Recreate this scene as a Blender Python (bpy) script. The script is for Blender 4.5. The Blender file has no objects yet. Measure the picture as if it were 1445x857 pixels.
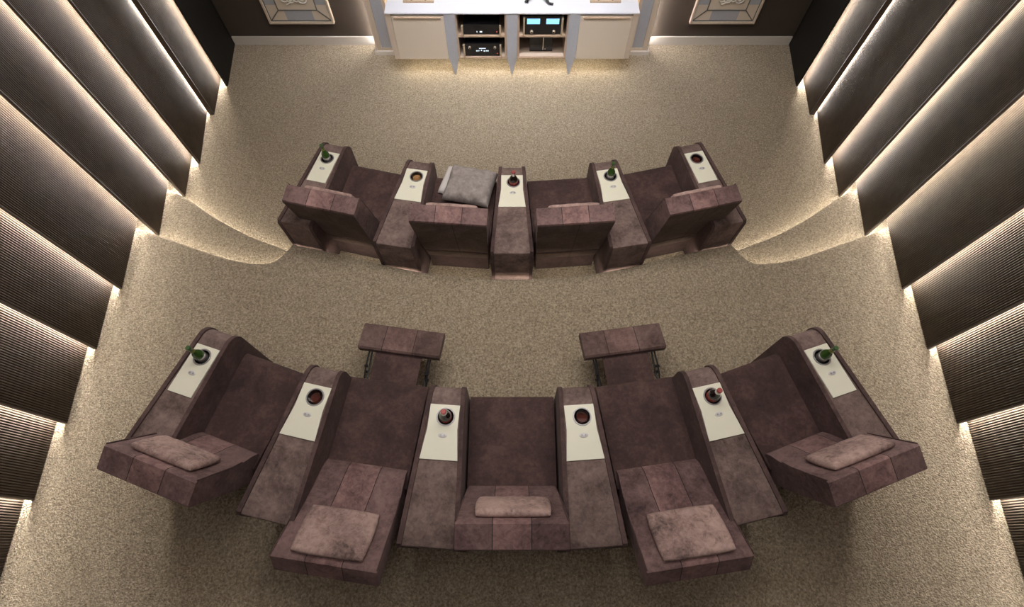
import bpy, bmesh, math, random
from mathutils import Vector, Matrix
random.seed(4)
S = bpy.context.scene
COL = S.collection
R = math.radians

# ------------------------------------------------------------------ camera, world, exposure
FPX, PITCH, CAM_H = 720.0, math.atan(356.5 / 720.0), 4.0
cam = bpy.data.cameras.new('camera')
cam.sensor_width = 36.0
cam.sensor_fit = 'HORIZONTAL'
cam.lens = FPX / 1445.0 * 36.0
cam.clip_start = 0.02
camo = bpy.data.objects.new('camera', cam)
camo.location = (0, 0, CAM_H)
camo.rotation_euler = (PITCH, 0, 0)
COL.objects.link(camo)
S.camera = camo
S.view_settings.view_transform = 'Standard'
S.view_settings.look = 'None'
S.view_settings.gamma = 1.0
S.view_settings.use_curve_mapping = False
S.view_settings.exposure = 0.0
S.cycles.max_bounces = 6
S.cycles.diffuse_bounces = 4
S.cycles.use_adaptive_sampling = True
try:
    S.cycles.use_denoising = True
    S.cycles.sample_clamp_indirect = 6.0
except Exception:
    pass
W = bpy.data.worlds.new('world')
S.world = W
W.use_nodes = True
W.node_tree.nodes['Background'].inputs[0].default_value = (0.9, 0.85, 0.8, 1)
W.node_tree.nodes['Background'].inputs[1].default_value = 0.0

LED = 165.0           # strips behind the fluted panels
STEP_LED = 26.0
CEIL_MAIN = 78.0
CEIL_FILL = 36.0

def area(name, loc, rot, sx, sy, power, col=(1, .93, .86), spread=180):
    l = bpy.data.lights.new(name, 'AREA')
    l.shape = 'RECTANGLE'
    l.size, l.size_y = sx, sy
    l.energy = power
    l.color = col
    l.spread = R(spread)
    o = bpy.data.objects.new(name, l)
    o.location = loc
    o.rotation_euler = rot
    COL.objects.link(o)
    return o
area('ceiling_cove_light', (0, 2.75, 4.4), (0, 0, 0), 3.2, 1.2, CEIL_MAIN, (1, .94, .87), 140)
area('ceiling_fill_light', (0, .35, 4.44), (0, 0, 0), 5.0, 2.4, CEIL_FILL, (1, .94, .9))
area('cabinet_fill_light', (0, 3.7, 4.4), (R(17), 0, 0), 2.6, .3, 21, (.95, .95, 1.0), 50)  # added fill that brightens the cabinet top and doors, not a fitting of the room

# ------------------------------------------------------------------ materials
def mat(name, color, rough=.6, metal=0, **kw):
    m = bpy.data.materials.new(name)
    m.use_nodes = True
    b = m.node_tree.nodes['Principled BSDF']
    b.inputs['Base Color'].default_value = (*color, 1)
    b.inputs['Roughness'].default_value = rough
    b.inputs['Metallic'].default_value = metal
    for k, v in kw.items():
        b.inputs[k.replace('_', ' ')].default_value = v
    return m

class NT:
    def __init__(s, m):
        s.t = m.node_tree
        s.b = s.t.nodes['Principled BSDF']
    def n(s, typ, **kw):
        x = s.t.nodes.new(typ)
        for k, v in kw.items():
            setattr(x, k, v)
        return x
    def l(s, a, b):
        s.t.links.new(a, b)
    def math(s, op, a, b=None, c=None):
        x = s.n('ShaderNodeMath', operation=op)
        for i, v in enumerate((a, b, c)):
            if v is None: continue
            if isinstance(v, (int, float)): x.inputs[i].default_value = v
            else: s.l(v, x.inputs[i])
        return x.outputs[0]
    def noise(s, vec, scale, detail=4, rough=.6, dist=0):
        x = s.n('ShaderNodeTexNoise')
        x.inputs['Scale'].default_value = scale
        x.inputs['Detail'].default_value = detail
        x.inputs['Roughness'].default_value = rough
        x.inputs['Distortion'].default_value = dist
        s.l(vec, x.inputs['Vector'])
        return x.outputs['Fac']
    def ramp(s, fac, stops):
        x = s.n('ShaderNodeValToRGB')
        e = x.color_ramp.elements
        e[0].position, e[1].position = stops[0][0], stops[-1][0]
        e[0].color, e[1].color = (*stops[0][1], 1), (*stops[-1][1], 1)
        for p, c in stops[1:-1]:
            k = e.new(p); k.color = (*c, 1)
        s.l(fac, x.inputs[0])
        return x.outputs[0]
    def mix(s, fac, a, b, blend='MIX'):
        x = s.n('ShaderNodeMix', data_type='RGBA', blend_type=blend)
        for i, v in ((0, fac), (6, a), (7, b)):
            if isinstance(v, (int, float)): x.inputs[i].default_value = v
            elif isinstance(v, tuple): x.inputs[i].default_value = (*v, 1)
            else: s.l(v, x.inputs[i])
        return x.outputs[2]
    def bump(s, h, strength, dist):
        x = s.n('ShaderNodeBump')
        x.inputs['Strength'].default_value = strength
        x.inputs['Distance'].default_value = dist
        s.l(h, x.inputs['Height'])
        s.l(x.outputs[0], s.b.inputs['Normal'])

def carpet_mat():
    m = mat('carpet', (.4, .33, .24), 1.0)
    t = NT(m)
    g = t.n('ShaderNodeNewGeometry').outputs['Position']
    v = t.n('ShaderNodeTexVoronoi')
    v.inputs['Scale'].default_value = 85
    wn = t.n('ShaderNodeTexNoise'); wn.inputs['Scale'].default_value = 30; wn.inputs['Detail'].default_value = 2
    t.l(g, wn.inputs['Vector'])
    mixv = t.n('ShaderNodeVectorMath', operation='MULTIPLY_ADD')
    t.l(wn.outputs['Color'], mixv.inputs[0]); mixv.inputs[1].default_value = (.035, .035, .035); t.l(g, mixv.inputs[2])
    t.l(mixv.outputs[0], v.inputs['Vector'])
    n1 = t.noise(g, 66, 3, .7)
    n2 = t.noise(g, 2.2, 3, .6)
    tuft = t.ramp(n1, [(.38, (.115, .082, .045)), (.50, (.385, .300, .200)), (.61, (.76, .64, .46))])
    col = t.mix(.55, tuft, t.ramp(v.outputs['Color'], [(0, (.15, .11, .065)), (.5, (.385, .305, .208)), (1, (.66, .56, .42))]))
    col = t.mix(.2, col, t.ramp(n2, [(.3, (.32, .255, .175)), (.7, (.43, .355, .26))]))
    t.l(col, t.b.inputs['Base Color'])
    h = t.math('SUBTRACT', n1, t.math('MULTIPLY', v.outputs['Distance'], .55))
    t.bump(h, 1.0, .02)
    t.b.inputs['Sheen Weight'].default_value = .15
    return m

def suede_mat(name, dark, mid, light, patch=0.0, stripe=None, seams=(), rear=None):
    """stripe: (x0, x1, colour gain) lighter leather piece across the width; seams: x of stitched lines."""
    m = mat(name, mid, .85)
    t = NT(m)
    co = t.n('ShaderNodeTexCoord').outputs['Object']
    oi = t.n('ShaderNodeObjectInfo').outputs['Random']
    off = t.n('ShaderNodeVectorMath', operation='ADD')
    cmb = t.n('ShaderNodeCombineXYZ')
    for i in range(3): t.l(t.math('MULTIPLY', oi, 17.0 + 9 * i), cmb.inputs[i])
    t.l(co, off.inputs[0]); t.l(cmb.outputs[0], off.inputs[1])
    p = off.outputs[0]
    n1 = t.noise(p, 5.5, 6, .62, .4)
    n2 = t.noise(p, 38, 4, .7, .6)
    n3 = t.noise(p, 2.2, 2, .5)
    f = t.math('ADD', t.math('MULTIPLY', n1, .62), t.math('MULTIPLY', n2, .38))
    col = t.ramp(f, [(.36, dark), (.50, mid), (.64, light)])
    if patch:
        f2 = t.math('MULTIPLY', t.noise(p, 16, 6, .75, 1.6), n3)
        col = t.mix(t.ramp(f2, [(.20, (0, 0, 0)), (.36, (patch, patch, patch))]), col, tuple(c * 1.35 for c in light))
    sep = t.n('ShaderNodeSeparateXYZ'); t.l(co, sep.inputs[0])
    x = sep.outputs['X']
    if stripe:
        x0, x1, gain = stripe
        msk = t.math('MULTIPLY', t.math('GREATER_THAN', x, x0), t.math('LESS_THAN', x, x1))
        col = t.mix(msk, col, t.mix(1.0, col, (gain, gain * .97, gain * .95), 'MULTIPLY'))
    for s in seams:
        d = t.math('ABSOLUTE', t.math('SUBTRACT', x, s))
        msk = t.math('LESS_THAN', d, .0022)
        col = t.mix(msk, col, tuple(c * .35 for c in dark))
    t.l(col, t.b.inputs['Base Color'])
    t.bump(t.math('ADD', t.math('MULTIPLY', n1, 1.0), t.math('MULTIPLY', n2, .3)), .35, .01)
    t.b.inputs['Sheen Weight'].default_value = .10
    t.b.inputs['Sheen Roughness'].default_value = .5
    t.b.inputs['Sheen Tint'].default_value = (.8, .62, .58, 1)
    return m

def wood_mat(name, a, b, rough=.45):
    m = mat(name, a, rough)
    t = NT(m)
    co = t.n('ShaderNodeTexCoord').outputs['Object']
    mp = t.n('ShaderNodeMapping'); mp.inputs['Scale'].default_value = (40, 40, 3)
    t.l(co, mp.inputs[0])
    t.l(t.ramp(t.noise(mp.outputs[0], 1.0, 4, .6), [(.3, a), (.7, b)]), t.b.inputs['Base Color'])
    return m

def emit(name, col, strength):
    m = bpy.data.materials.new(name)
    m.use_nodes = True
    nt = m.node_tree
    nt.nodes.clear()
    e = nt.nodes.new('ShaderNodeEmission'); o = nt.nodes.new('ShaderNodeOutputMaterial')
    e.inputs[0].default_value = (*col, 1); e.inputs[1].default_value = strength
    nt.links.new(e.outputs[0], o.inputs[0])
    return m

def speck_mat(name, a, b, scale, rough=.9):
    m = mat(name, a, rough)
    t = NT(m)
    co = t.n('ShaderNodeTexCoord').outputs['Object']
    t.l(t.ramp(t.noise(co, scale, 3, .7), [(.35, a), (.65, b)]), t.b.inputs['Base Color'])
    return m

D_, M_, L_ = (.060, .036, .034), (.105, .066, .062), (.165, .112, .103)
M = {
 'carpet': carpet_mat(),
 'seat': suede_mat('suede_seat', (.026, .013, .012), (.055, .027, .025), (.098, .054, .048), .10),
 'side': suede_mat('suede_side', (.038, .021, .020), (.072, .040, .038), (.120, .072, .067), .08),
 'body': suede_mat('suede_console', (.055, .034, .030), (.150, .100, .090), (.25, .178, .160), .2),
 'back': suede_mat('suede_back', (.044, .023, .024), (.120, .068, .067), (.215, .134, .128), .45, (-.10, .10, 1.45), (-.10, .10)),
 'cush': suede_mat('suede_cushion', (.085, .054, .050), (.29, .19, .17), (.45, .315, .28), .6),
 'foot': suede_mat('suede_foot', (.045, .024, .022), (.100, .058, .052), (.170, .108, .098), .4, (-.12, .10, 1.2), (-.12, .10)),
 'shell': suede_mat('suede_shell', (.045, .029, .024), (.078, .052, .043), (.120, .082, .070), .08, None, (.03,)),
 'base': suede_mat('suede_base', (.034, .019, .017), (.062, .036, .032), (.095, .060, .053)),
 'board': speck_mat('cream_lacquer', (.80, .78, .65), (.83, .81, .68), 4, .32),
 'chrome': mat('dark_chrome', (.42, .41, .42), .3, .6),
 'bright': mat('polished_steel', (.75, .74, .74), .15, 1),
 'black': mat('black_metal', (.012, .012, .013), .4, .3),
 'blackgloss': mat('black_gloss', (.006, .006, .008), .12),
 'plate': mat('grey_socket_plate', (.62, .60, .60), .4),
 'rubber': mat('black_lining', (.02, .018, .018), .6),
 'greenglass': mat('green_glass', (.040, .095, .018), .08, 0, Transmission_Weight=.15, IOR=1.45),
 'neckgold': mat('gold_green_neck_label', (.20, .22, .05), .35, .3),
 'greencap': mat('green_cap', (.08, .16, .06), .3, .4),
 'darkglass': mat('dark_glass', (.014, .008, .007), .06),
 'label': mat('red_label', (.30, .055, .05), .5),
 'foil': mat('silver_foil', (.62, .58, .57), .28, .8),
 'capred': mat('red_cap', (.38, .08, .075), .4, .2),
 'tumbler': mat('clear_tumbler', (.95, .93, .9), .04, 0, Transmission_Weight=1.0, IOR=1.3),
 'wine': mat('dark_red_drink', (.085, .022, .016), .08),
 'amber': mat('amber_drink', (.34, .19, .085), .1),
 'flute': speck_mat('bronze_fluting', (.050, .036, .025), (.064, .047, .033), 9, .65),
 'fluteedge': mat('panel_edge', (.05, .036, .026), .4),
 'blackpanel': mat('black_panel', (.007, .006, .005), .6),
 'wall': speck_mat('brown_wall', (.058, .045, .036), (.068, .053, .043), 1.5, .7),
 'darkwall': mat('dark_wall', (.05, .04, .033), .8),
 'ceiling': mat('ceiling_paint', (.30, .27, .25), .9),
 'skirting': mat('skirting_paint', (.62, .57, .52), .5),
 'beige': wood_mat('beige_wood', (.55, .45, .36), (.62, .52, .42)),
 'beigedoor': mat('beige_lacquer', (.66, .57, .47), .5),
 'edgewood': wood_mat('edge_wood', (.44, .32, .23), (.54, .40, .29)),
 'bluegrey': speck_mat('blue_grey_cloth', (.36, .37, .41), (.44, .45, .49), 220),
 'white': mat('white_top', (.70, .70, .75), .35),
 'interior': mat('interior_wood', (.52, .42, .34), .6),
 'champagne': mat('champagne_handle', (.62, .52, .40), .35, .6),
 'meter': emit('meter_glow', (.30, .68, 1.0), 1.5),
 'dim': emit('display_white', (.8, .9, 1.0), 1.2),
 'redled': emit('red_pilot', (1, .15, .1), .8),
 'line': mat('grey_inlay', (.16, .165, .16), .35, .3),
 'silver': mat('silver_ornament', (.92, .90, .86), .35),
 'linen': speck_mat('grey_velvet', (.25, .215, .205), (.36, .32, .31), 26),
 'towel': mat('white_cotton', (.62, .58, .57), .9),
 'led': emit('led_strip_light', (1, .945, .88), LED),
 'stepled': emit('step_led_light', (1, .92, .80), STEP_LED),
 'warmled': emit('warm_led_light', (1, .66, .34), 9.0),
 'cabled': emit('cabinet_led_light', (1, .90, .68), 34.0),
 'colled': emit('column_led_light', (1, .95, .9), 110.0),
}

for k in ('flute', 'blackpanel', 'wall'):
    M[k].node_tree.nodes['Principled BSDF'].inputs['Specular IOR Level'].default_value = .22
# ------------------------------------------------------------------ mesh helpers
def obj(name, bm, m, parent=None, smooth=35, bevel=0, seg=2):
    if bevel:
        bmesh.ops.bevel(bm, geom=[e for e in bm.edges if len(e.link_faces) == 2 and e.calc_face_angle(0) > R(25)],
                        offset=bevel, segments=seg, profile=.6, affect='EDGES', clamp_overlap=True)
    bmesh.ops.recalc_face_normals(bm, faces=bm.faces)
    me = bpy.data.meshes.new(name)
    bm.to_mesh(me); bm.free()
    for mm in (m if isinstance(m, (list, tuple)) else [m]):
        me.materials.append(M[mm])
    if smooth:
        me.shade_smooth()
        try: me.set_sharp_from_angle(angle=R(smooth))
        except Exception: pass
    o = bpy.data.objects.new(name, me)
    COL.objects.link(o)
    if parent: o.parent = parent
    return o

def thing(name, label, cat, loc=(0, 0, 0), rz=0, group=None):
    o = bpy.data.objects.new(name, None)
    o.empty_display_size = .1
    COL.objects.link(o)
    o.location = loc; o.rotation_euler = (0, 0, rz)
    o['label'] = label; o['category'] = cat
    if group: o['group'] = group
    return o

def tag(o, label, cat, group=None):
    o['label'] = label; o['category'] = cat
    if group: o['group'] = group
    return o

def struct(name, bm, m, **kw):
    o = obj(name, bm, m, **kw)
    o['kind'] = 'structure'
    return o

def copy_thing(src, loc, rz, label):
    c = src.copy(); COL.objects.link(c)
    c.location = loc; c.rotation_euler = (0, 0, rz); c['label'] = label
    for ch in list(src.children):
        d = ch.copy(); COL.objects.link(d); d.parent = c
        for g in list(ch.children):
            e = g.copy(); COL.objects.link(e); e.parent = d
    return c

def box(bm, x0, x1, y0, y1, z0, z1, mi=0):
    v = [bm.verts.new(p) for p in ((x0, y0, z0), (x1, y0, z0), (x1, y1, z0), (x0, y1, z0), (x0, y0, z1), (x1, y0, z1), (x1, y1, z1), (x0, y1, z1))]
    for f in ((0, 3, 2, 1), (4, 5, 6, 7), (0, 1, 5, 4), (1, 2, 6, 5), (2, 3, 7, 6), (3, 0, 4, 7)):
        bm.faces.new([v[i] for i in f]).material_index = mi
    return v
def B(*a):
    bm = bmesh.new(); box(bm, *a); return bm

def prism_x(prof, xl, xr):
    """prof: closed (y,z) outline; xl/xr: x of the two sides, numbers or functions of (y,z)."""
    bm = bmesh.new()
    f = lambda g, y, z: g(y, z) if callable(g) else g
    a = [bm.verts.new((f(xl, y, z), y, z)) for y, z in prof]
    b = [bm.verts.new((f(xr, y, z), y, z)) for y, z in prof]
    n = len(prof)
    for i in range(n):
        j = (i + 1) % n
        bm.faces.new((a[i], a[j], b[j], b[i]))
    bm.faces.new(a[::-1]); bm.faces.new(b)
    return bm

def prism_z(outline, z0, z1):
    bm = bmesh.new()
    a = [bm.verts.new((x, y, z0)) for x, y in outline]
    b = [bm.verts.new((x, y, z1)) for x, y in outline]
    n = len(outline)
    for i in range(n):
        j = (i + 1) % n
        bm.faces.new((a[i], a[j], b[j], b[i]))
    bm.faces.new(a[::-1]); bm.faces.new(b)
    return bm

def lathe(bm, prof, c=(0, 0, 0), seg=28, mi=0):
    rings = []
    for r, z in prof:
        if r < 1e-6: rings.append([bm.verts.new((c[0], c[1], c[2] + z))])
        else: rings.append([bm.verts.new((c[0] + r * math.cos(2 * math.pi * k / seg), c[1] + r * math.sin(2 * math.pi * k / seg), c[2] + z)) for k in range(seg)])
    for a, b in zip(rings, rings[1:]):
        for k in range(seg):
            j = (k + 1) % seg
            if len(a) == 1 and len(b) == 1: continue
            if len(a) == 1: f = bm.faces.new((a[0], b[k], b[j]))
            elif len(b) == 1: f = bm.faces.new((a[k], a[j], b[0]))
            else: f = bm.faces.new((a[k], a[j], b[j], b[k]))
            f.material_index = mi
    return bm

def tube(bm, pts, r, seg=8):
    pts = [Vector(p) for p in pts]
    prev = None
    for i, p in enumerate(pts):
        d = (pts[min(i + 1, len(pts) - 1)] - pts[max(i - 1, 0)]).normalized()
        up = Vector((0, 0, 1)) if abs(d.z) < .9 else Vector((0, 1, 0))
        a = d.cross(up).normalized(); b = d.cross(a).normalized()
        rr = r[i] if isinstance(r, (list, tuple)) else r
        ring = [bm.verts.new(p + a * math.cos(2 * math.pi * k / seg) * rr + b * math.sin(2 * math.pi * k / seg) * rr) for k in range(seg)]
        if prev:
            for k in range(seg):
                bm.faces.new((prev[k], prev[(k + 1) % seg], ring[(k + 1) % seg], ring[k]))
        else: bm.faces.new(ring[::-1])
        prev = ring
    bm.faces.new(prev)
    return bm

def soft_slab(w, h, t, nx=18, ny=14, pinch=.0, wob=.004, seed=1, corner=.16, edge=.42):
    """a thin stuffed cushion lying in x/y, resting on z=0, with rounded corners and a full edge."""
    rnd = random.Random(seed)
    ph = [rnd.uniform(0, 6.28) for _ in range(6)]
    bm = bmesh.new()
    def outline(u, v):
        # squircle mapping of the square to a rounded rectangle
        k = corner
        x = u * math.sqrt(max(0, 1 - k * v * v * abs(v) * .9)); y = v * math.sqrt(max(0, 1 - k * u * u * abs(u) * .9))
        x *= 1 - pinch * (1 - v * v) * .5 if pinch else 1
        y *= 1 - pinch * (1 - u * u) * .5 if pinch else 1
        return x * w / 2, y * h / 2
    top, bot = {}, {}
    for i in range(nx + 1):
        for j in range(ny + 1):
            u, v = math.sin((i / nx - .5) * math.pi), math.sin((j / ny - .5) * math.pi)
            u = .5 * u + .5 * (2 * i / nx - 1); v = .5 * v + .5 * (2 * j / ny - 1)
            x, y = outline(u, v)
            e = min(1, ((1 - abs(u)) * w + .0) / (t * 1.1)) * 1.0
            e2 = min(1, ((1 - abs(v)) * h) / (t * 1.1))
            q = math.sqrt(max(0, 1 - (1 - e) ** 2)) * math.sqrt(max(0, 1 - (1 - e2) ** 2))
            crown = .82 + .18 * (1 - u * u) * (1 - v * v)
            zz = t * (edge + (1 - edge) * q) * crown + wob * (math.sin(9 * u + ph[0] + 3 * v) * math.cos(7 * v + ph[1]) + .6 * math.sin(15 * u * v + ph[2])) * q
            top[i, j] = bm.verts.new((x, y, zz))
            border = i in (0, nx) or j in (0, ny)
            bot[i, j] = bm.verts.new((x, y, t * (edge * .35) * (1 - q)))
    for i in range(nx):
        for j in range(ny):
            bm.faces.new((top[i, j], top[i + 1, j], top[i + 1, j + 1], top[i, j + 1]))
            bm.faces.new((bot[i, j], bot[i, j + 1], bot[i + 1, j + 1], bot[i + 1, j]))
    for i in range(nx):
        bm.faces.new((top[i, 0], bot[i, 0], bot[i + 1, 0], top[i + 1, 0]))
        bm.faces.new((top[i, ny], top[i + 1, ny], bot[i + 1, ny], bot[i, ny]))
    for j in range(ny):
        bm.faces.new((top[0, j], top[0, j + 1], bot[0, j + 1], bot[0, j]))
        bm.faces.new((top[nx, j], bot[nx, j], bot[nx, j + 1], top[nx, j + 1]))
    return bm

def arc(cy, cz, r, a0, a1, n):
    return [(cy + r * math.cos(R(a0 + (a1 - a0) * k / n)), cz + r * math.sin(R(a0 + (a1 - a0) * k / n))) for k in range(n + 1)]

# ------------------------------------------------------------------ room shell
FRONT, REAR, SIDE, CEIL = 5.37, -2.4, 3.52, 4.6
PH, SH = .30, .15                      # platform and step height
struct('floor', B(-SIDE, SIDE, REAR, FRONT, -.10, 0), 'carpet', smooth=0)
struct('ceiling', B(-SIDE, SIDE, REAR, FRONT, CEIL, CEIL + .1), 'ceiling', smooth=0)
struct('wall_front', B(-SIDE - .1, SIDE + .1, FRONT, FRONT + .12, -.1, CEIL + .1), 'wall', smooth=0)
struct('wall_back', B(-SIDE - .1, SIDE + .1, REAR - .12, REAR, -.1, CEIL + .1), 'darkwall', smooth=0)
struct('wall_left', B(-SIDE - .1, -SIDE, REAR, FRONT, -.1, CEIL + .1), 'darkwall', smooth=0)
struct('wall_right', B(SIDE, SIDE + .1, REAR, FRONT, -.1, CEIL + .1), 'darkwall', smooth=0)
struct('baseboard_left', B(-3.23, -1.56, FRONT - .018, FRONT, 0, .10), 'skirting', bevel=.004)
struct('baseboard_right', B(1.56, 3.23, FRONT - .018, FRONT, 0, .10), 'skirting', bevel=.004)

def catmull(pts, n=6):
    out = []
    for i in range(len(pts) - 1):
        p0, p1, p2, p3 = pts[max(i - 1, 0)], pts[i], pts[i + 1], pts[min(i + 2, len(pts) - 1)]
        for k in range(n):
            t = k / n
            out.append(tuple(.5 * ((2 * p1[a]) + (-p0[a] + p2[a]) * t + (2 * p0[a] - 5 * p1[a] + 4 * p2[a] - p3[a]) * t * t + (-p0[a] + 3 * p1[a] - 3 * p2[a] + p3[a]) * t ** 3) for a in (0, 1)))
    out.append(pts[-1])
    return out
side_edge = catmull([(-3.52, 2.66), (-3.056, 2.493), (-2.612, 2.327), (-2.37, 2.25), (-2.166, 2.215), (-2.05, 2.222), (-1.97, 2.275), (-1.892, 2.405)])
mid_edge = catmull([(-1.892, 2.405), (-1.528, 2.325), (-.725, 2.125), (0, 2.065), (.725, 2.125), (1.528, 2.325), (1.892, 2.405)])
plat = side_edge[:-1] + mid_edge + [(-x, y) for x, y in side_edge[:-1][::-1]]      # left to right
step_l = catmull([(-3.52, 3.20), (-3.236, 3.108), (-3.063, 3.016), (-2.755, 2.805), (-2.381, 2.594), (-2.067, 2.466), (-1.93, 2.385)])

def offset(line, d):
    out = []
    for i, p in enumerate(line):
        a, b = Vector(line[max(i - 1, 0)]), Vector(line[min(i + 1, len(line) - 1)])
        t = (b - a).normalized()
        out.append((p[0] + t.y * d, p[1] - t.x * d))
    return out

def tread(name, edge, back, z):
    """carpeted step: riser set back under a rounded nosing; edge runs left to right, the front lies at +y."""
    bm = bmesh.new()
    prof = [(.030, 0.001), (.030, z - .050), (.004, z - .046), (-.001, z - .036), (.0, z - .022), (.006, z - .010), (.016, z - .003), (.030, z)]
    rows = []
    for d, h in prof:
        line = offset(edge, d)
        xs = [p[0] for p in line]
        for i in range(1, len(xs)): xs[i] = max(xs[i], xs[i - 1] + 1e-4)
        rows.append([bm.verts.new((xs[i], line[i][1], h)) for i in range(len(xs))])
    for a, b in zip(rows, rows[1:]):
        for k in range(len(edge) - 1):
            bm.faces.new((a[k], a[k + 1], b[k + 1], b[k]))
    top = rows[-1]
    far = [bm.verts.new((v.co.x, back, z)) for v in top]
    for k in range(len(edge) - 1):
        bm.faces.new((top[k], top[k + 1], far[k + 1], far[k]))
    return struct(name, bm, 'carpet', smooth=60)
tread('floor_platform', plat, REAR, PH)
tread('floor_step', step_l, 2.12, SH)
step_r = [(-x, y) for x, y in step_l[::-1]]
tread('floor_step', step_r, 2.12, SH)

def step_light(edge, z, label):
    a, b = offset(edge, .026), offset(edge, .010)
    bm = bmesh.new()
    va = [bm.verts.new((x, y, z - .056)) for x, y in a]
    vb = [bm.verts.new((x, y, z - .0515)) for x, y in b]
    for k in range(len(a) - 1):
        bm.faces.new((va[k], va[k + 1], vb[k + 1], vb[k]))
    o = obj('step_light', bm, 'stepled', smooth=0)
    return tag(o, label, 'light strip', 'light strips under the step edges')
step_light(side_edge, PH, 'thin light strip under the upper carpeted step edge, left side')
step_light([(-x, y) for x, y in side_edge[::-1]], PH, 'thin light strip under the upper carpeted step edge, right side')
step_light(mid_edge, PH, 'long curved light strip in the riser behind the front row')
step_light(step_l, SH, 'thin light strip under the lower carpeted step edge, left side')
step_light(step_r, SH, 'thin light strip under the lower carpeted step edge, right side')

# ------------------------------------------------------------------ fluted wall panels with led strips behind their near edges
TH = .022
panels = [  # start x,y  tip x,y  floor z
 ((-3.235, 5.36), (-3.146, 4.667), 0, 'black'),
 ((-3.255, 4.80), (-3.184, 4.238), 0, 'post'),
 ((-3.285, 4.36), (-3.153, 3.561), 0, ''),
 ((-3.268, 3.70), (-3.184, 3.142), 0, ''),
 ((-3.285, 3.26), (-3.175, 2.590), .15, ''),
 ((-3.298, 2.70), (-3.196, 1.965), .3, ''),
 ((-3.288, 2.06), (-3.212, 1.437), .3, ''),
 ((-3.296, 1.53), (-3.218, .861), .3, ''),
 ((-3.306, .96), (-3.240, .341), .3, ''),
 ((-3.320, .44), (-3.255, -.20), .3, ''),
 ((-3.335, -.10), (-3.270, -.75), .3, ''),
]
ordn = ['first', 'second', 'third', 'fourth', 'fifth', 'sixth', 'seventh', 'eighth', 'ninth', 'tenth', 'eleventh']
def wall_panel(i, side):
    (sx, sy), (tx, ty), z0, kind = panels[i]
    sgn = -1 if side == 'left' else 1
    sx, tx = abs(sx), abs(tx)
    L = math.hypot(sx - tx, sy - ty)
    ang = math.atan2(sx - tx, sy - ty)              # lean of the panel plan
    what = 'smooth black' if kind == 'black' else 'bronze fluted'
    extra = ' with dark end post' if kind == 'post' else (', unlit, in the corner' if kind == 'black' else '')
    t = thing('acoustic_screen', '%s wall panel%s, %s from the screen, %s side' % (what, extra, ordn[i], side), 'wall panel',
              (sgn * tx, ty, z0), 0, None if kind == 'black' else 'fluted panels on the %s wall' % side)
    t['kind'] = 'thing'
    H = 4.5 - z0
    # plan points, local: origin tip inner face, +along = toward screen, w = outward
    def pt(a, w):
        return (sgn * (a * math.sin(ang) + w * math.cos(ang)), a * math.cos(ang) - w * math.sin(ang))
    bm = bmesh.new()
    if kind == 'black':
        out = [pt(0, 0), pt(L, 0), pt(L, TH), pt(0, TH)]
        if sgn > 0: out = out[::-1]
        bm = prism_z(out, .004, H)
        obj('panel', bm, 'blackpanel', t, smooth=0)
    else:
        pitch = .0165; n = int((L - .012) / pitch); r = pitch / 2
        inner = [(0.0, 0.004), (.010, .004)]
        for k in range(n):
            c = .012 + (k + .5) * pitch
            for a in (180, 144, 108, 72, 36):
                inner.append((c + r * .80 * math.cos(R(a)), .0075 - .0075 * math.sin(R(a))))
        inner.append((L, .0075))
        inner = inner[1:]
        lo = [bm.verts.new((*pt(a, w), .004)) for a, w in inner]
        hi = [bm.verts.new((*pt(a, w), H)) for a, w in inner]
        for k in range(len(inner) - 1): bm.faces.new((lo[k], lo[k + 1], hi[k + 1], hi[k]))
        bk = [(*pt(inner[0][0], TH),), (*pt(L, TH),)]
        b0l, b1l = bm.verts.new((*bk[0], .004)), bm.verts.new((*bk[1], .004))
        b0h, b1h = bm.verts.new((*bk[0], H)), bm.verts.new((*bk[1], H))
        bm.faces.new((b0l, b0h, b1h, b1l)); bm.faces.new((lo[0], hi[0], b0h, b0l)); bm.faces.new((lo[-1], b1l, b1h, hi[-1]))
        bm.faces.new(lo + [b1l, b0l]); bm.faces.new((hi + [b1h, b0h])[::-1])
        obj('panel', bm, 'flute', t, smooth=0)
    if kind != 'black':
        w1 = .050 if kind == 'post' else TH
        out = [pt(-.002, 0.001), pt(.0095, 0.001), pt(.0095, w1), pt(-.002, w1)]
        if sgn > 0: out = out[::-1]
        obj('edge_trim', prism_z(out, .004, H), 'fluteedge', t, smooth=0)
    # led strip on the back of the near edge
    w0 = .051 if kind == 'post' else TH + .0005
    a0 = .034
    w1 = w0 + .013
    out = [pt(a0, w0), pt(a0 + .012, w0), pt(a0 + .012, w1), pt(a0, w1)]
    if sgn > 0: out = out[::-1]
    obj('led_strip', prism_z(out, .02, H), 'led', t, smooth=0)
    return t
for side in ('left', 'right'):
    for i in range(len(panels)):
        wall_panel(i, side)

# ------------------------------------------------------------------ media cabinet and screen wall
CF = 4.87
cab = thing('media_cabinet', 'long low beige media cabinet with white top against the screen wall', 'cabinet', (0, CF, 0))
def cb(name, m, *a, bevel=.002, parent=cab):
    return obj(name, B(*a), m, parent, bevel=bevel, seg=1)
cb('worktop', 'white', -1.275, 1.275, -.020, .49, .716, .729)
bm = bmesh.new()
box(bm, -1.27, 1.27, .02, .49, .195, .212)             # floor
box(bm, -1.27, 1.27, .47, .49, .212, .715)             # back
for x in (-1.27, -.705, -.581, -.077, .057, .561, .685, 1.25):
    box(bm, x, x + .020, .004, .47, .212, .715)
obj('body', bm, 'interior', cab, smooth=0)
bm = bmesh.new()
for x0, x1 in ((-.581, -.057), (.057, .581)):
    box(bm, x0, x1, 0, .012, .195, .212)
    box(bm, x0, x0 + .018, 0, .006, .212, .715); box(bm, x1 - .018, x1, 0, .006, .212, .715)
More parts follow.
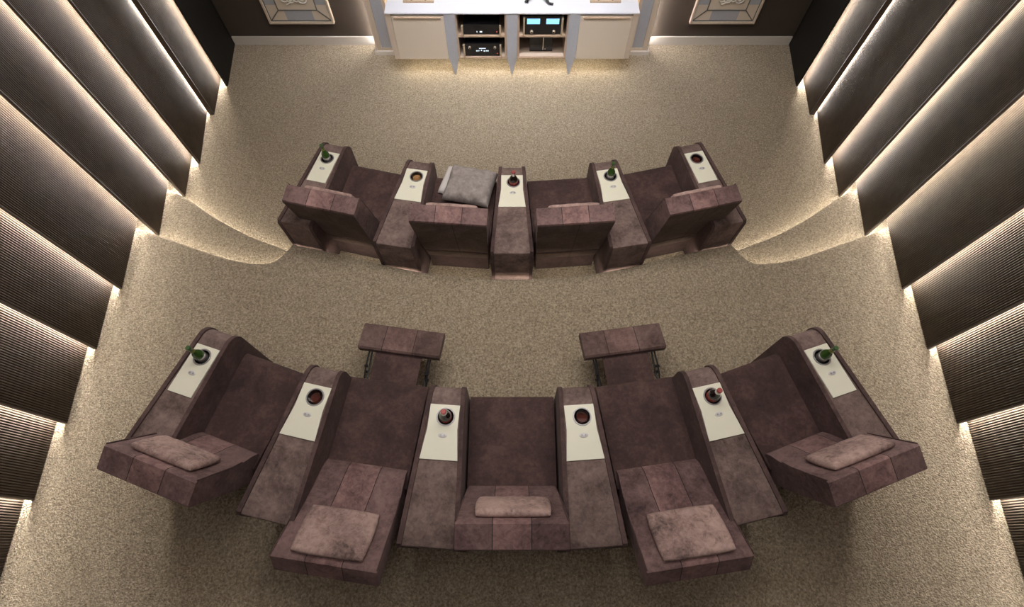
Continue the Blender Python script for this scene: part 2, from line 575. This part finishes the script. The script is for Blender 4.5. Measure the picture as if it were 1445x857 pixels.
obj('edge_trim', bm, 'edgewood', cab, smooth=0)
for x0, x1 in ((-.561, -.077), (.077, .561)):
    cb('shelf', 'edgewood', x0, x1, .004, .46, .447, .465)
for s in (-1, 1):
    bm = bmesh.new()
    box(bm, min(s * 1.215, s * .69), max(s * 1.215, s * .69), -.012, .004, .20, .695)
    d = obj('door', bm, 'beigedoor', cab, bevel=.003, seg=1)
    obj('handle', B(min(s * 1.19, s * .72), max(s * 1.19, s * .72), -.022, -.011, .668, .680), 'edgewood', d, bevel=.002)
    x0, x1 = sorted((s * 1.272, s * 1.218))
    cb('stile', 'beige', x0, x1, -.010, .004, .20, .712)
def fin(x):
    bm = bmesh.new()
    w0, w1, d = .052, .058, .055
    pts = [(-w1, .714), (w1, .714), (w0, .21), (.006, 0.001), (-.006, 0.001), (-w0, .21)]
    fr = [bm.verts.new((x + a, -.016, z)) for a, z in pts]
    bk = [bm.verts.new((x + a, .016, z)) for a, z in pts]
    n = len(pts)
    bm.faces.new(fr); bm.faces.new(bk[::-1])
    for k in range(n):
        j = (k + 1) % n
        bm.faces.new((fr[k], bk[k], bk[j], fr[j]))
    obj('leg', bm, 'bluegrey', cab, bevel=.002, seg=1)
for x in (-.632, 0, .632): fin(x)
obj('led_strip', B(-1.2, 1.2, .06, .075, .188, .194), 'cabled', cab, smooth=0)

def amp(name, label, x, z, w, h, kind):
    t = thing(name, label, 'amplifier', (x, CF + .016, z))
    obj('case', B(-w / 2 + .012, w / 2 - .012, .0, .33, .012, h), 'blackgloss', t, bevel=.002)
    for s in (-1, 1):
        hb = bmesh.new()
        a, b = sorted((s * (w / 2 - .014), s * (w / 2 + .004)))
        box(hb, a, b, -.032, -.002, .012, h)
        obj('handle', hb, 'champagne', t, bevel=.003)
    for sx in (-1, 1):
        obj('foot', lathe(bmesh.new(), [(0, 0), (.016, 0), (.016, .012), (0, .012)], (sx * w * .33, .03, 0)), 'black', t)
    def knob(px, pz, r=.013):
        k = lathe(bmesh.new(), [(0, 0), (r, 0), (r, .016), (r * .8, .02), (0, .02)], (0, 0, 0), 18)
        bmesh.ops.rotate(k, verts=k.verts, cent=(0, 0, 0), matrix=Matrix.Rotation(R(90), 3, 'X'))
        bmesh.ops.translate(k, verts=k.verts, vec=(px, 0, pz))
        o = obj('knob', k, 'champagne', t)
        c = lathe(bmesh.new(), [(0, .0), (r * .5, 0), (r * .5, .0215), (0, .0215)], (0, 0, 0), 14)
        bmesh.ops.rotate(c, verts=c.verts, cent=(0, 0, 0), matrix=Matrix.Rotation(R(90), 3, 'X'))
        bmesh.ops.translate(c, verts=c.verts, vec=(px, 0, pz))
        obj('cap', c, 'black', o)
    if kind == 'player':
        for x0, x1 in ((-.05, -.042), (-.018, .008)):
            obj('display', B(x0, x1, -.002, 0, .029, .044), 'dim', t, smooth=0)
        obj('pilot_light', B(.155, .165, -.002, 0, .03, .042), 'redled', t, smooth=0)
        obj('disc_tray', B(-.06, .06, -.004, 0, .072, .082), 'black', t, bevel=.001)
    if kind == 'pre':
        knob(-.135, h * .74); knob(.135, h * .74)
        obj('display', prism_x([(-.002, .092), (-.002, .1), (0, .1), (0, .092)], -.036, .036), 'dim', t, smooth=0)
        for x0, x1, z0 in ((-.068, -.056, .06), (-.052, -.044, .06), (-.04, -.034, .062), (-.018, -.004, .066), (.012, .028, .058), (.036, .046, .06), (.05, .066, .06)):
            obj('indicator', B(x0, x1, -.002, 0, z0, z0 + .013), 'dim', t, smooth=0)
        obj('pilot_light', B(.155, .163, -.002, 0, .03, .04), 'redled', t, smooth=0)
    if kind == 'power':
        for s in (-1, 1):
            mt = obj('meter', B(s * .098 - .066, s * .098 + .066, -.003, 0, h * .60, h * .88), 'meter', t, smooth=0)
            bm = bmesh.new()
            for k in range(11):
                a = -.045 + .009 * k
                zz = h * .80 + .010 * math.cos(a * 25)
                box(bm, s * .098 + a - .001, s * .098 + a + .001, -.0045, -.003, zz, zz + .008)
            obj('scale', bm, 'bluegrey', mt, smooth=0)
            knob(s * .115, h * .2, .016)
    return t
amp('disc_player', 'slim black disc player with champagne handles on the upper left shelf', -.318, .465, .40, .115, 'player')
amp('preamplifier', 'black preamplifier with two knobs and white display on lower left shelf', -.318, .212, .40, .150, 'pre')
amp('power_amplifier', 'black power amplifier with two glowing blue meters', .318, .465, .40, .205, 'power')
t = thing('console_box', 'plain black box with a silver stripe on the lower right shelf', 'game console', (.315, 4.965, .212))
obj('case', B(-.125, .125, 0, .26, .0, .17), 'blackgloss', t, bevel=.004)
obj('stripe', prism_z([(.018, -.003), (.026, -.003), (.026, .001), (.018, .001)], .02, .168), 'bright', t, smooth=0)
btn = obj('button', lathe(bmesh.new(), [(0, 0), (.006, 0), (.006, .004), (0, .004)], (0, 0, 0), 12), 'champagne', t)
btn.location = (.045, 0, .03); btn.rotation_euler = (R(90), 0, 0)

# things on the cabinet top
for s, nm in ((-1, 'left'), (1, 'right')):
    t = thing('tabletop_speaker', 'silver speaker on a wide flat foot, %s end of the white cabinet top' % nm, 'speaker', (s * .945, 5.085, .729), 0, 'speakers on the cabinet top')
    obj('foot_plate', B(-.155, .155, -.075, .085, 0, .016), 'edgewood', t, bevel=.003)
    obj('cabinet', B(-.15, .15, -.045, .08, .034, .36), 'plate', t, bevel=.008)
    for x in (-.07, .07):
        obj('spacer', lathe(bmesh.new(), [(0, .016), (.011, .016), (.009, .034), (0, .034)], (x, -.05, 0), 14), 'black', t)
    obj('grille', B(-.135, .135, -.052, -.045, .05, .345), 'bluegrey', t, bevel=.002)
t = thing('tabletop_tripod', 'small black stand with splayed feet on the white cabinet top', 'stand', (.27, 5.10, .729))
for a, l, nm in ((215, .17, 0), (310, .17, 1), (85, .10, 2)):
    bm = bmesh.new()
    ex, ey = l * math.cos(R(a)), l * math.sin(R(a))
    tube(bm, [(0, 0, .11), (ex * .5, ey * .5, .07), (ex * .85, ey * .85, .022), (ex, ey, .011)], [.017, .014, .013, .010], 10)
    lg = obj('leg', bm, 'black', t)
    fb = bmesh.new(); tube(fb, [(ex * .92, ey * .92, .013), (ex + .035, ey - .002, .0125)], [.0125, .012], 10)
    obj('foot', fb, 'blackgloss', lg)
bm = bmesh.new(); lathe(bm, [(0, .09), (.024, .09), (.024, .13), (.012, .15), (.012, .24), (0, .24)], (0, 0, 0), 18)
obj('post', bm, 'black', t)
bm = bmesh.new(); box(bm, -.055, .055, -.035, .035, .24, .31); obj('camera_body', bm, 'blackgloss', t, bevel=.01)

for s, nm in ((-1, 'left'), (1, 'right')):
    t = thing('column', 'beige framed column with blue-grey cloth insert, %s of the cabinet' % nm, 'column', (s * 1.44, 5.20, 0), 0, 'columns beside the cabinet')
    def sb(x0, x1, *r):
        x0, x1 = sorted((s * x0, s * x1)); return B(x0, x1, *r)
    # local +x*s = outward
    obj('plinth', sb(-.13, .133, -.028, .168, 0, .045), 'skirting', t, bevel=.004)
    bm = bmesh.new()
    for a in ((-.105, -.070, 0, .03, .045, 2.7), (.050, .100, 0, .03, .045, 2.7), (-.105, .100, .03, .168, .045, 2.7), (-.07, .05, 0, .03, .045, .072)):
        x0, x1 = sorted((s * a[0], s * a[1])); box(bm, x0, x1, *a[2:])
    obj('frame', bm, 'beige', t, smooth=0)
    obj('outer_lip', sb(.100, .112, -.008, .10, .045, 2.7), 'beigedoor', t, bevel=.003)
    obj('cloth_insert', sb(-.068, .048, .010, .029, .072, 2.66), 'bluegrey', t, bevel=.002)
    obj('warm_strip', sb(-.135, -.128, .06, .075, .05, .70), 'warmled', t, smooth=0)
    obj('hinge', sb(-.128, -.118, -.012, .0, .07, .13), 'edgewood', t, bevel=.002)
    obj('led_strip', sb(.1005, .106, .104, .116, .05, 2.7), 'colled', t, smooth=0)

for s, nm in ((-1, 'left'), (1, 'right')):
    # local x runs along the wall, all square and symmetric
    t = thing('wall_art', 'square framed relief with silver scrollwork and blue-grey inlays, %s of the cabinet' % nm, 'wall art', (s * 2.343, FRONT - .002, .64), 0, 'framed reliefs on the screen wall')
    h = .36
    obj('backing', B(-h + .01, h - .01, -.020, 0, -h + .01, h - .01), 'beigedoor', t, smooth=0)
    bm = bmesh.new()
    for a in ((-h, h, -h, -h + .021), (-h, h, h - .021, h), (-h, -h + .021, -h + .021, h - .021), (h - .021, h, -h + .021, h - .021)):
        box(bm, a[0], a[1], -.045, 0, a[2], a[3])
    obj('frame', bm, 'beige', t, bevel=.004)
    q = .212
    bm = bmesh.new()
    def strip(p0, p1, w=.0045):
        (x0, z0), (x1, z1) = p0, p1
        l = math.hypot(x1 - x0, z1 - z0); nx, nz = -(z1 - z0) / l * w, (x1 - x0) / l * w
        v = []
        for y in (-.021, -.027):
            for (px, pz) in ((x0 + nx, z0 + nz), (x1 + nx, z1 + nz), (x1 - nx, z1 - nz), (x0 - nx, z0 - nz)):
                v.append(bm.verts.new((px, y, pz)))
        for f in ((0, 1, 2, 3), (7, 6, 5, 4), (0, 4, 5, 1), (1, 5, 6, 2), (2, 6, 7, 3), (3, 7, 4, 0)):
            bm.faces.new([v[i] for i in f])
    o_ = h - .026
    for (a, b) in (((-1, -1), (1, -1)), ((1, -1), (1, 1)), ((1, 1), (-1, 1)), ((-1, 1), (-1, -1))):
        strip((a[0] * o_, a[1] * o_), (b[0] * o_, b[1] * o_)); strip((a[0] * q, a[1] * q), (b[0] * q, b[1] * q)); strip((a[0] * q, a[1] * q), (a[0] * o_, a[1] * o_))
    obj('inlay_lines', bm, 'line', t, smooth=0)
    for k in range(4):
        bm = bmesh.new(); box(bm, -.150, .150, -.024, -.018, -o_ + .006, -q - .006)
        bmesh.ops.rotate(bm, verts=bm.verts, cent=(0, 0, 0), matrix=Matrix.Rotation(R(90 * k), 3, 'Y'))
        obj('inlay', bm, 'bluegrey', t, smooth=0)
    bm = bmesh.new()
    def spiral(cx, cz, r, d, turns=1.6, ph=0):
        pts = []
        for k in range(34):
            f = k / 33
            rr = r * (1 - .85 * f); a = ph + d * f * turns * 2 * math.pi
            pts.append((cx + rr * math.cos(a), -.034, cz + rr * math.sin(a)))
        tube(bm, pts, .0055, 6)
    for sx in (-1, 1):
        for sz in (-1, 1):
            spiral(sx * .080, sz * .085, .055, sx * sz, 1.7, math.pi / 2 * sx)
            spiral(sx * .030, sz * .088, .038, -sx * sz, 1.5, 0)
            spiral(sx * .105, sz * .030, .032, sx * sz, 1.5, 0)
            spiral(sx * .045, sz * .030, .034, -sx * sz, 1.4, 1)
    bmesh.ops.scale(bm, verts=bm.verts, vec=(1.12, 1, 1.0))
    obj('scrollwork', bm, 'silver', t)

# ------------------------------------------------------------------ seating
def build_console(name, label, loc, rz, outer=0):
    """origin: floor under the middle of the board's front edge; +y faces the screen. outer -1/1: end console, which side is outside."""
    t = thing(name, label, 'armrest console', loc, rz)
    taper = .065 if outer else .0655
    H, F_, Bk = .60, .135, (-.775 if loc[2] < .1 else -.80)
    hw = lambda y: .092 + taper * max(-y, -.14) if not outer else .088 + .045 * max(-y, 0)
    r = .085
    prof = [(Bk, .012), (Bk, H - .02), (Bk + .006, H - .006), (Bk + .02, H)] + [(-.60, H), (-.34, H), (0.006, H), (F_ - r, H)][0:4] + arc(F_ - r, H - r, r, 80, 0, 7) + [(F_, .012)]
    bm = prism_x(prof, lambda y, z: -hw(y), lambda y, z: hw(y))
    obj('body', bm, 'body', t, smooth=40)
    for s in (-1, 1):
        P = [(Bk - .006, .004), (Bk - .006, H - .018), (Bk + .012, H + .010)] + [(F_ - r, H + .012)] + arc(F_ - r, H - r + .004, r + .008, 84, 0, 9) + [(F_ + .008, .004)]
        th = .027
        a = (lambda y, z, s=s: s * (hw(y) + .0005)); b = (lambda y, z, s=s: s * (hw(y) + th))
        bm = prism_x(P, a if s > 0 else b, b if s > 0 else a)
        obj('side_panel', bm, 'side', t, bevel=.007, seg=2, smooth=40)
    # board
    if outer: w0 = w1 = .084
    else: w0, w1 = .091, .1125
    bm = bmesh.new()
    cx, cy, cr = 0.012 if not outer else -.006 * outer * 0, -.075, .052
    # board with a round hole
    n = 36
    zt, zb = H + .008, H + .0005
    hole_t = [bm.verts.new((cx + cr * math.cos(2 * math.pi * k / n), cy + cr * math.sin(2 * math.pi * k / n), zt)) for k in range(n)]
    def on_rect(k):
        a = 2 * math.pi * k / n; c, s_ = math.cos(a), math.sin(a)
        ts = []
        if c > 1e-6: ts.append((w0 - cx) / c)
        if c < -1e-6: ts.append((-w0 - cx) / c)
        if s_ > 1e-6: ts.append((0 - cy) / s_)
        if s_ < -1e-6: ts.append((-.15 - cy) / s_)
        k_ = min(ts); return (cx + k_ * c, cy + k_ * s_)
    rect_t = [bm.verts.new((*on_rect(k), zt)) for k in range(n)]
    for k in range(n):
        j = (k + 1) % n
        bm.faces.new((hole_t[k], hole_t[j], rect_t[j], rect_t[k]))
    # corners of the square round the hole
    def corner(px, py):
        k = min(range(n), key=lambda q: (rect_t[q].co.x - px) ** 2 + (rect_t[q].co.y - py) ** 2)
        best = sorted(range(n), key=lambda q: (rect_t[q].co.x - px) ** 2 + (rect_t[q].co.y - py) ** 2)[:2]
        a, b = rect_t[best[0]], rect_t[best[1]]
        if (a.co - b.co).length > 1e-4 and abs(a.co.x - b.co.x) > 1e-5 and abs(a.co.y - b.co.y) > 1e-5:
            bm.faces.new((a, b, bm.verts.new((px, py, zt))))
    for px, py in ((w0, 0), (-w0, 0), (w0, -.15), (-w0, -.15)): corner(px, py)
    bm.faces.new([bm.verts.new(p) for p in ((-w0, -.15, zt), (w0, -.15, zt), (w1, -.33, zt), (-w1, -.33, zt))])
    wm = w0
    ring = [(-w0, 0), (w0, 0), (w0, -.15), (w1, -.33), (-w1, -.33), (-w0, -.15)]
    for k in range(6):
        a, b = ring[k], ring[(k + 1) % 6]
        bm.faces.new([bm.verts.new(p) for p in ((*a, zb), (*b, zb), (*b, zt), (*a, zt))])
    board = obj('board', bm, 'board', t, smooth=0)
    holder = bmesh.new()
    lathe(holder, [(.047, -.055), (.0475, .0105), (.050, .0125), (.0555, .0125), (.0575, .0085), (.0515, .0005)], (cx, cy, H), 36)
    hb = obj('cup_holder', holder, 'chrome', board)
    lin = bmesh.new(); lathe(lin, [(0, -.0545), (.0468, -.0545), (.0468, .009)], (cx, cy, H), 30)
    obj('lining', lin, 'rubber', t)
    # twin switch on an oval plate
    bm = bmesh.new(); lathe(bm, [(0, 0), (.026, 0), (.026, .003), (.022, .0045), (0, .0045)], (0, 0, 0), 26)
    bmesh.ops.scale(bm, verts=bm.verts, vec=(1, .55, 1)); bmesh.ops.translate(bm, verts=bm.verts, vec=(cx * .6, -.188, zt))
    obj('switch_plate', bm, 'plate', board)
    for s in (-1, 1):
        bm = bmesh.new(); lathe(bm, [(0, .0045), (.0055, .0045), (.0055, .0075), (0, .0075)], (cx * .6 + s * .011, -.188, zt), 14)
        obj('button', bm, 'chrome', board)
    t['cup'] = (cx, cy, H - .0545)
    return t

# cut: console bodies are solid, so the cup sinks into a pocket
def pocket(t):
    cx, cy, cz = t['cup']
    for ch in t.children:
        if ch.name.split('.')[0] == 'body':
            me = ch.data
            bm = bmesh.new(); bm.from_mesh(me)
            # cut top face into a ring around the cup
            top = [f for f in bm.faces if f.normal.z > .99 and min(v.co.y for v in f.verts) < cy < max(v.co.y for v in f.verts)]
            for f in top:
                vs = list(f.verts)
                n = 24
                ring = [bm.verts.new((cx + .050 * math.cos(2 * math.pi * k / n), cy + .050 * math.sin(2 * math.pi * k / n), .60)) for k in range(n)]
                low = [bm.verts.new((v.co.x, v.co.y, .60 - .058)) for v in ring]
                ang = lambda c: math.atan2(c.y - cy, c.x - cx) % (2 * math.pi)
                outer = sorted(vs, key=lambda v: ang(v.co))
                bmesh.ops.delete(bm, geom=[f], context='FACES_ONLY')
                edges = []
                for k in range(n):
                    bm.faces.new((ring[k], low[k], low[(k + 1) % n], ring[(k + 1) % n]))
                bm.faces.new(low)
                # bridge by nearest angle
                seq = [(ang(v.co), 1, v) for v in outer] + [(2 * math.pi * k / n, 0, ring[k]) for k in range(n)]
                seq.sort(key=lambda q: (q[0], q[1]))
                co = max([q for q in seq if q[1] == 1], key=lambda q: q[0])[2]
                cr_ = max([q for q in seq if q[1] == 0], key=lambda q: q[0])[2]
                for a, kind, v in seq:
                    if v is co or v is cr_: pass
                    try:
                        bm.faces.new((co, cr_, v))
                    except ValueError: pass
                    if kind: co = v
                    else: cr_ = v
            bmesh.ops.recalc_face_normals(bm, faces=bm.faces)
            bm.to_mesh(me); bm.free()
            for p in me.polygons: p.use_smooth = True
            try: me.set_sharp_from_angle(angle=R(40))
            except Exception: pass

def build_recliner(label, loc, rz, lean, foot=False, depth=.59, backlen=.54):
    t = thing('recliner', label, 'recliner', loc, rz)
    SZ = .40
    obj('base', B(-.255, .255, -.70, -.05, .004, .235), 'base', t, bevel=.012)
    prof = [(-.66, .205), (-.66, SZ - .02), (-.30, SZ - .012), (-.06, SZ)] + arc(-.045, SZ - .045, .045, 90, 0, 6) + [(0, .205)]
    obj('seat', prism_x(prof, -.276, .276), 'seat', t, bevel=.006, smooth=45)
    # back: local (v behind, u up) about the crease
    cs, sn = math.cos(lean), math.sin(lean)
    def P(v, u): return (-depth - v * cs - u * sn, SZ + u * cs - v * sn)
    raw = [(.10, -.17), (.015, -.10), (-.022, .0), (-.020, .07), (-.006, .16), (.0, .26), (.0, backlen - .012), (.010, backlen), (.136, backlen), (.146, backlen - .012), (.174, .12), (.178, -.17)]
    def wid(y, z):
        u = (z - SZ) * cs - (y + depth) * sn
        f = min(1, max(0, (u + .05) / (backlen + .05)))
        return .256 + .034 * math.sin(min(1, f * 1.3) * math.pi / 2)
    bm = prism_x([P(v, u) for v, u in raw], lambda y, z: -wid(y, z), lambda y, z: wid(y, z))
    bm.faces.ensure_lookup_table()
    bk = obj('backrest', bm, ['back', 'shell'], t, bevel=.010, seg=3, smooth=40)
    rear = Vector((0, -cs, -sn))
    for p in bk.data.polygons:
        if p.normal.dot(rear) > .8: p.material_index = 1
    # stitched seams: down the rear shell, across its foot, piping round both side faces
    bm = bmesh.new()
    e = .0035
    for s in (-1, 1):
        pts = [P(v, u) for v, u in ((-.010, .16), (-.004, .26), (-.004, backlen - .006))]
        tube(bm, [(s * (wid(*p) - .003), p[0], p[1]) for p in pts], e, 6)
    a, b = P(.174, .05), P(.139, backlen - .03)
    a = P(.178, -.02); tube(bm, [(-.262, a[0], a[1]), (.262, a[0], a[1])], .003, 6)
    obj('piping', bm, 'side', bk)
    # head cushion lying on the upper back
    bm = soft_slab(.405, .285 if foot else .24, .050, wob=.0015, seed=int(abs(loc[0]) * 100) + 3, edge=.72, corner=.10)
    hc = obj('head_cushion', bm, 'cush', t, smooth=60)
    u = backlen - .168
    y, z = P(-.001, u)
    # cushion x->x, y->up the back, z->out of the back
    ey = Vector((0, -sn, cs)); ez = Vector((0, cs, sn))
    hc.matrix_local = Matrix(((1, 0, 0, .006), (0, ey.y, ez.y, y), (0, ey.z, ez.z, z), (0, 0, 0, 1)))
    if foot:
        f = thing.__wrapped__ if False else None
        prof = [(.225, .275), (.222, .33), (.235, .342), (.405, .330), (.42, .318), (.418, .262)]
        fr = obj('footrest', prism_x(prof, -.292, .292), 'foot', t, bevel=.008, smooth=45)
        prof = [(-.01, .262), (.0, .272), (.232, .305), (.232, .295), (0, .262)]
        obj('flap', prism_x(prof, -.165, .165), 'seat', fr, smooth=0)
        for s in (-1, 1):
            bm = bmesh.new()
            x = s * .205
            tube(bm, [(x, -.03, .24), (x, .09, .22), (x, .26, .27)], .0065, 8)
            tube(bm, [(x + s * .018, .02, .21), (x + s * .018, .12, .26), (x + s * .018, .26, .268)], .006, 8)
            for yy, zz in ((.09, .22), (.12, .26)):
                tube(bm, [(x - .006, yy, zz), (x + s * .026, yy, zz)], .010, 8)
            obj('linkage', bm, 'black', fr)
    return t

consoles = [
 # name x, y, z, angle(deg, left = clockwise), outer, label
 ('r1', -1.578, 3.149, 0, 13, -1, 'left end armrest console of the front row, cream board on dark plum suede'),
 ('r1', -.808, 2.955, 0, 9.5, 0, 'front row armrest console between the left end seat and the seat with a grey cushion'),
 ('r1', 0, 2.894, 0, 0, 0, 'middle armrest console of the front row, dark bottle in its holder'),
 ('r1', .808, 2.955, 0, -9.5, 0, 'front row armrest console between its two right seats, green bottle in its holder'),
 ('r1', 1.578, 3.149, 0, -13, 1, 'right end armrest console of the front row, red drink in its holder'),
 ('r2', -1.969, 1.218, PH, 18, -1, 'left end armrest console of the back row, green bottle in its holder'),
 ('r2', -1.216, .959, PH, 12.5, 0, 'back row armrest console second from the left, red drink in its holder'),
 ('r2', -.41, .836, PH, 4, 0, 'back row armrest console left of the central seat, dark bottle in its holder'),
 ('r2', .41, .836, PH, -4, 0, 'back row armrest console right of the central seat, red drink in its holder'),
 ('r2', 1.216, .959, PH, -12.5, 0, 'back row armrest console second from the right, dark bottle in its holder'),
 ('r2', 1.969, 1.218, PH, -18, 1, 'right end armrest console of the back row, green bottle in its holder'),
]
CT = []
for nm, x, y, z, a, outer, lab in consoles:
    c = build_console('armrest_console', lab, (x, y, z), R(-a), outer)
    c['group'] = 'front row armrest consoles' if nm == 'r1' else 'back row armrest consoles'
    pocket(c)
    CT.append(c)

seats = [
 (-1.262, 3.165, 0, 13.5, 14.5, 0, 'left end recliner of the front row, upright plum suede'),
 (-.412, 3.045, 0, 4.4, 14.5, 0, 'front row plum recliner holding a grey cushion'),
 (.412, 3.045, 0, -4.4, 14.5, 0, 'empty front row plum recliner just right of the middle console'),
 (1.262, 3.165, 0, -13.5, 14.5, 0, 'right end recliner of the front row, upright plum suede'),
 (-1.655, 1.20, PH, 19.5, 23, 0, 'left end recliner of the back row, upright with its headrest outward'),
 (-.832, 1.06, PH, 8.0, 58.5, 1, 'back row recliner laid back with footrest out, left of the central seat'),
 (0, .955, PH, 0, 23, 0, 'central recliner of the back row, upright'),
 (.832, 1.06, PH, -8.0, 58.5, 1, 'back row recliner laid back with footrest out, right of the central seat'),
 (1.655, 1.20, PH, -19.5, 23, 0, 'right end recliner of the back row, upright with its headrest outward'),
]
for x, y, z, a, lean, ft, lab in seats:
    o = build_recliner(lab, (x, y, z), R(-a), R(lean), bool(ft), .59 if z else .575, .605 if ft else .54)
    o['group'] = 'back row recliners' if z else 'front row recliners'

# ------------------------------------------------------------------ bottles and drinks in the holders
def bottle_mesh(kind):
    # total heights above the holder floor
    body = [(0, .002), (.030, .0), (.033, .006), (.033, .105), (.030, .125), (.020, .148), (.0145, .165), (.0125, .215), (.0145, .217), (.0145, .226), (.0, .226)]
    return body
def green_bottle(label, loc):
    t = thing('beer_bottle', label, 'bottle', loc, 0, 'green bottles')
    obj('glass', lathe(bmesh.new(), bottle_mesh(0), (0, 0, 0), 26), 'greenglass', t, smooth=50)
    obj('label', lathe(bmesh.new(), [(.0334, .05), (.0334, .098)], (0, 0, 0), 26), 'foil', t)
    obj('neck_label', lathe(bmesh.new(), [(.0150, .168), (.0136, .195)], (0, 0, 0), 20), 'neckgold', t)
    obj('cap', lathe(bmesh.new(), [(.0155, .214), (.0155, .224), (.013, .2275), (0, .228)], (0, 0, 0), 20), 'greencap', t)
    return t
def dark_bottle(label, loc):
    t = thing('cola_bottle', label, 'bottle', loc, 0, 'dark bottles with red labels')
    prof = [(0, .002), (.034, 0), (.037, .008), (.037, .085), (.034, .11), (.024, .13), (.016, .15), (.0145, .18), (0, .18)]
    obj('glass', lathe(bmesh.new(), prof, (0, 0, 0), 26), 'darkglass', t, smooth=50)
    obj('label', lathe(bmesh.new(), [(.0374, .050), (.0374, .086), (.0364, .093)], (0, 0, 0), 26), 'label', t)
    obj('neck_foil', lathe(bmesh.new(), [(.0165, .150), (.0152, .178)], (0, 0, 0), 20), 'foil', t)
    obj('cap', lathe(bmesh.new(), [(.0162, .176), (.0162, .190), (.013, .193), (0, .193)], (0, 0, 0), 20), 'capred', t)
    return t
def tumbler(label, loc, drink):
    t = thing('tumbler', label, 'glass', loc, 0, 'tumblers in the cup holders')
    prof = [(0, 0), (.033, 0), (.0355, .01), (.0395, .078), (.0375, .078), (.0335, .012), (0, .010)]
    obj('glass', lathe(bmesh.new(), prof, (0, 0, 0), 28), 'tumbler', t, smooth=50)
    obj('drink', lathe(bmesh.new(), [(0, .011), (.0325, .0125), (.0350, .042), (0, .043)], (0, 0, 0), 28), drink, t, smooth=50)
    return t
contents = ['g', 'a', 'd', 'g', 'w', 'g', 'w', 'd', 'w', 'd', 'g']
where = ['in the left end console of the front row', 'in the console left of the grey cushion', 'in the middle console of the front row',
         'in the second console from the right, front row', 'in the right end console of the front row', 'in the left end console of the back row',
         'in the second console from the left, back row', 'in the console left of the central back row seat', 'in the console right of the central back row seat',
         'in the second console from the right, back row', 'in the right end console of the back row']
for c, kind, wh in zip(CT, contents, where):
    p = Matrix.Translation(c.location) @ Matrix.Rotation(c.rotation_euler.z, 4, 'Z') @ Vector(c['cup'])
    p.z += .0005
    if kind == 'g': green_bottle('green glass bottle ' + wh, p)
    elif kind == 'd': dark_bottle('dark bottle with red label ' + wh, p)
    elif kind == 'a': tumbler('clear tumbler of amber drink ' + wh, p, 'amber')
    else: tumbler('tumbler of dark red drink ' + wh, p, 'wine')
    del c['cup']

# ------------------------------------------------------------------ cushion on the front row seat
bm = soft_slab(.42, .36, .10, 30, 26, pinch=.10, wob=.013, seed=9, corner=.05, edge=.22)
cu = tag(obj('throw_cushion', bm, 'linen', smooth=60), 'rumpled grey velvet cushion lying on a front row recliner', 'cushion')
cu.location = (-.362, 2.875, .470); cu.rotation_euler = (R(4), R(-2), R(-14))
bm = soft_slab(.40, .31, .055, 22, 18, pinch=.04, wob=.003, seed=5, corner=.06, edge=.35)
tw = tag(obj('folded_towel', bm, 'towel', smooth=60), 'folded white towel peeking out under the grey cushion', 'towel')
tw.location = (-.425, 2.96, .402); tw.rotation_euler = (0, 0, R(-16))
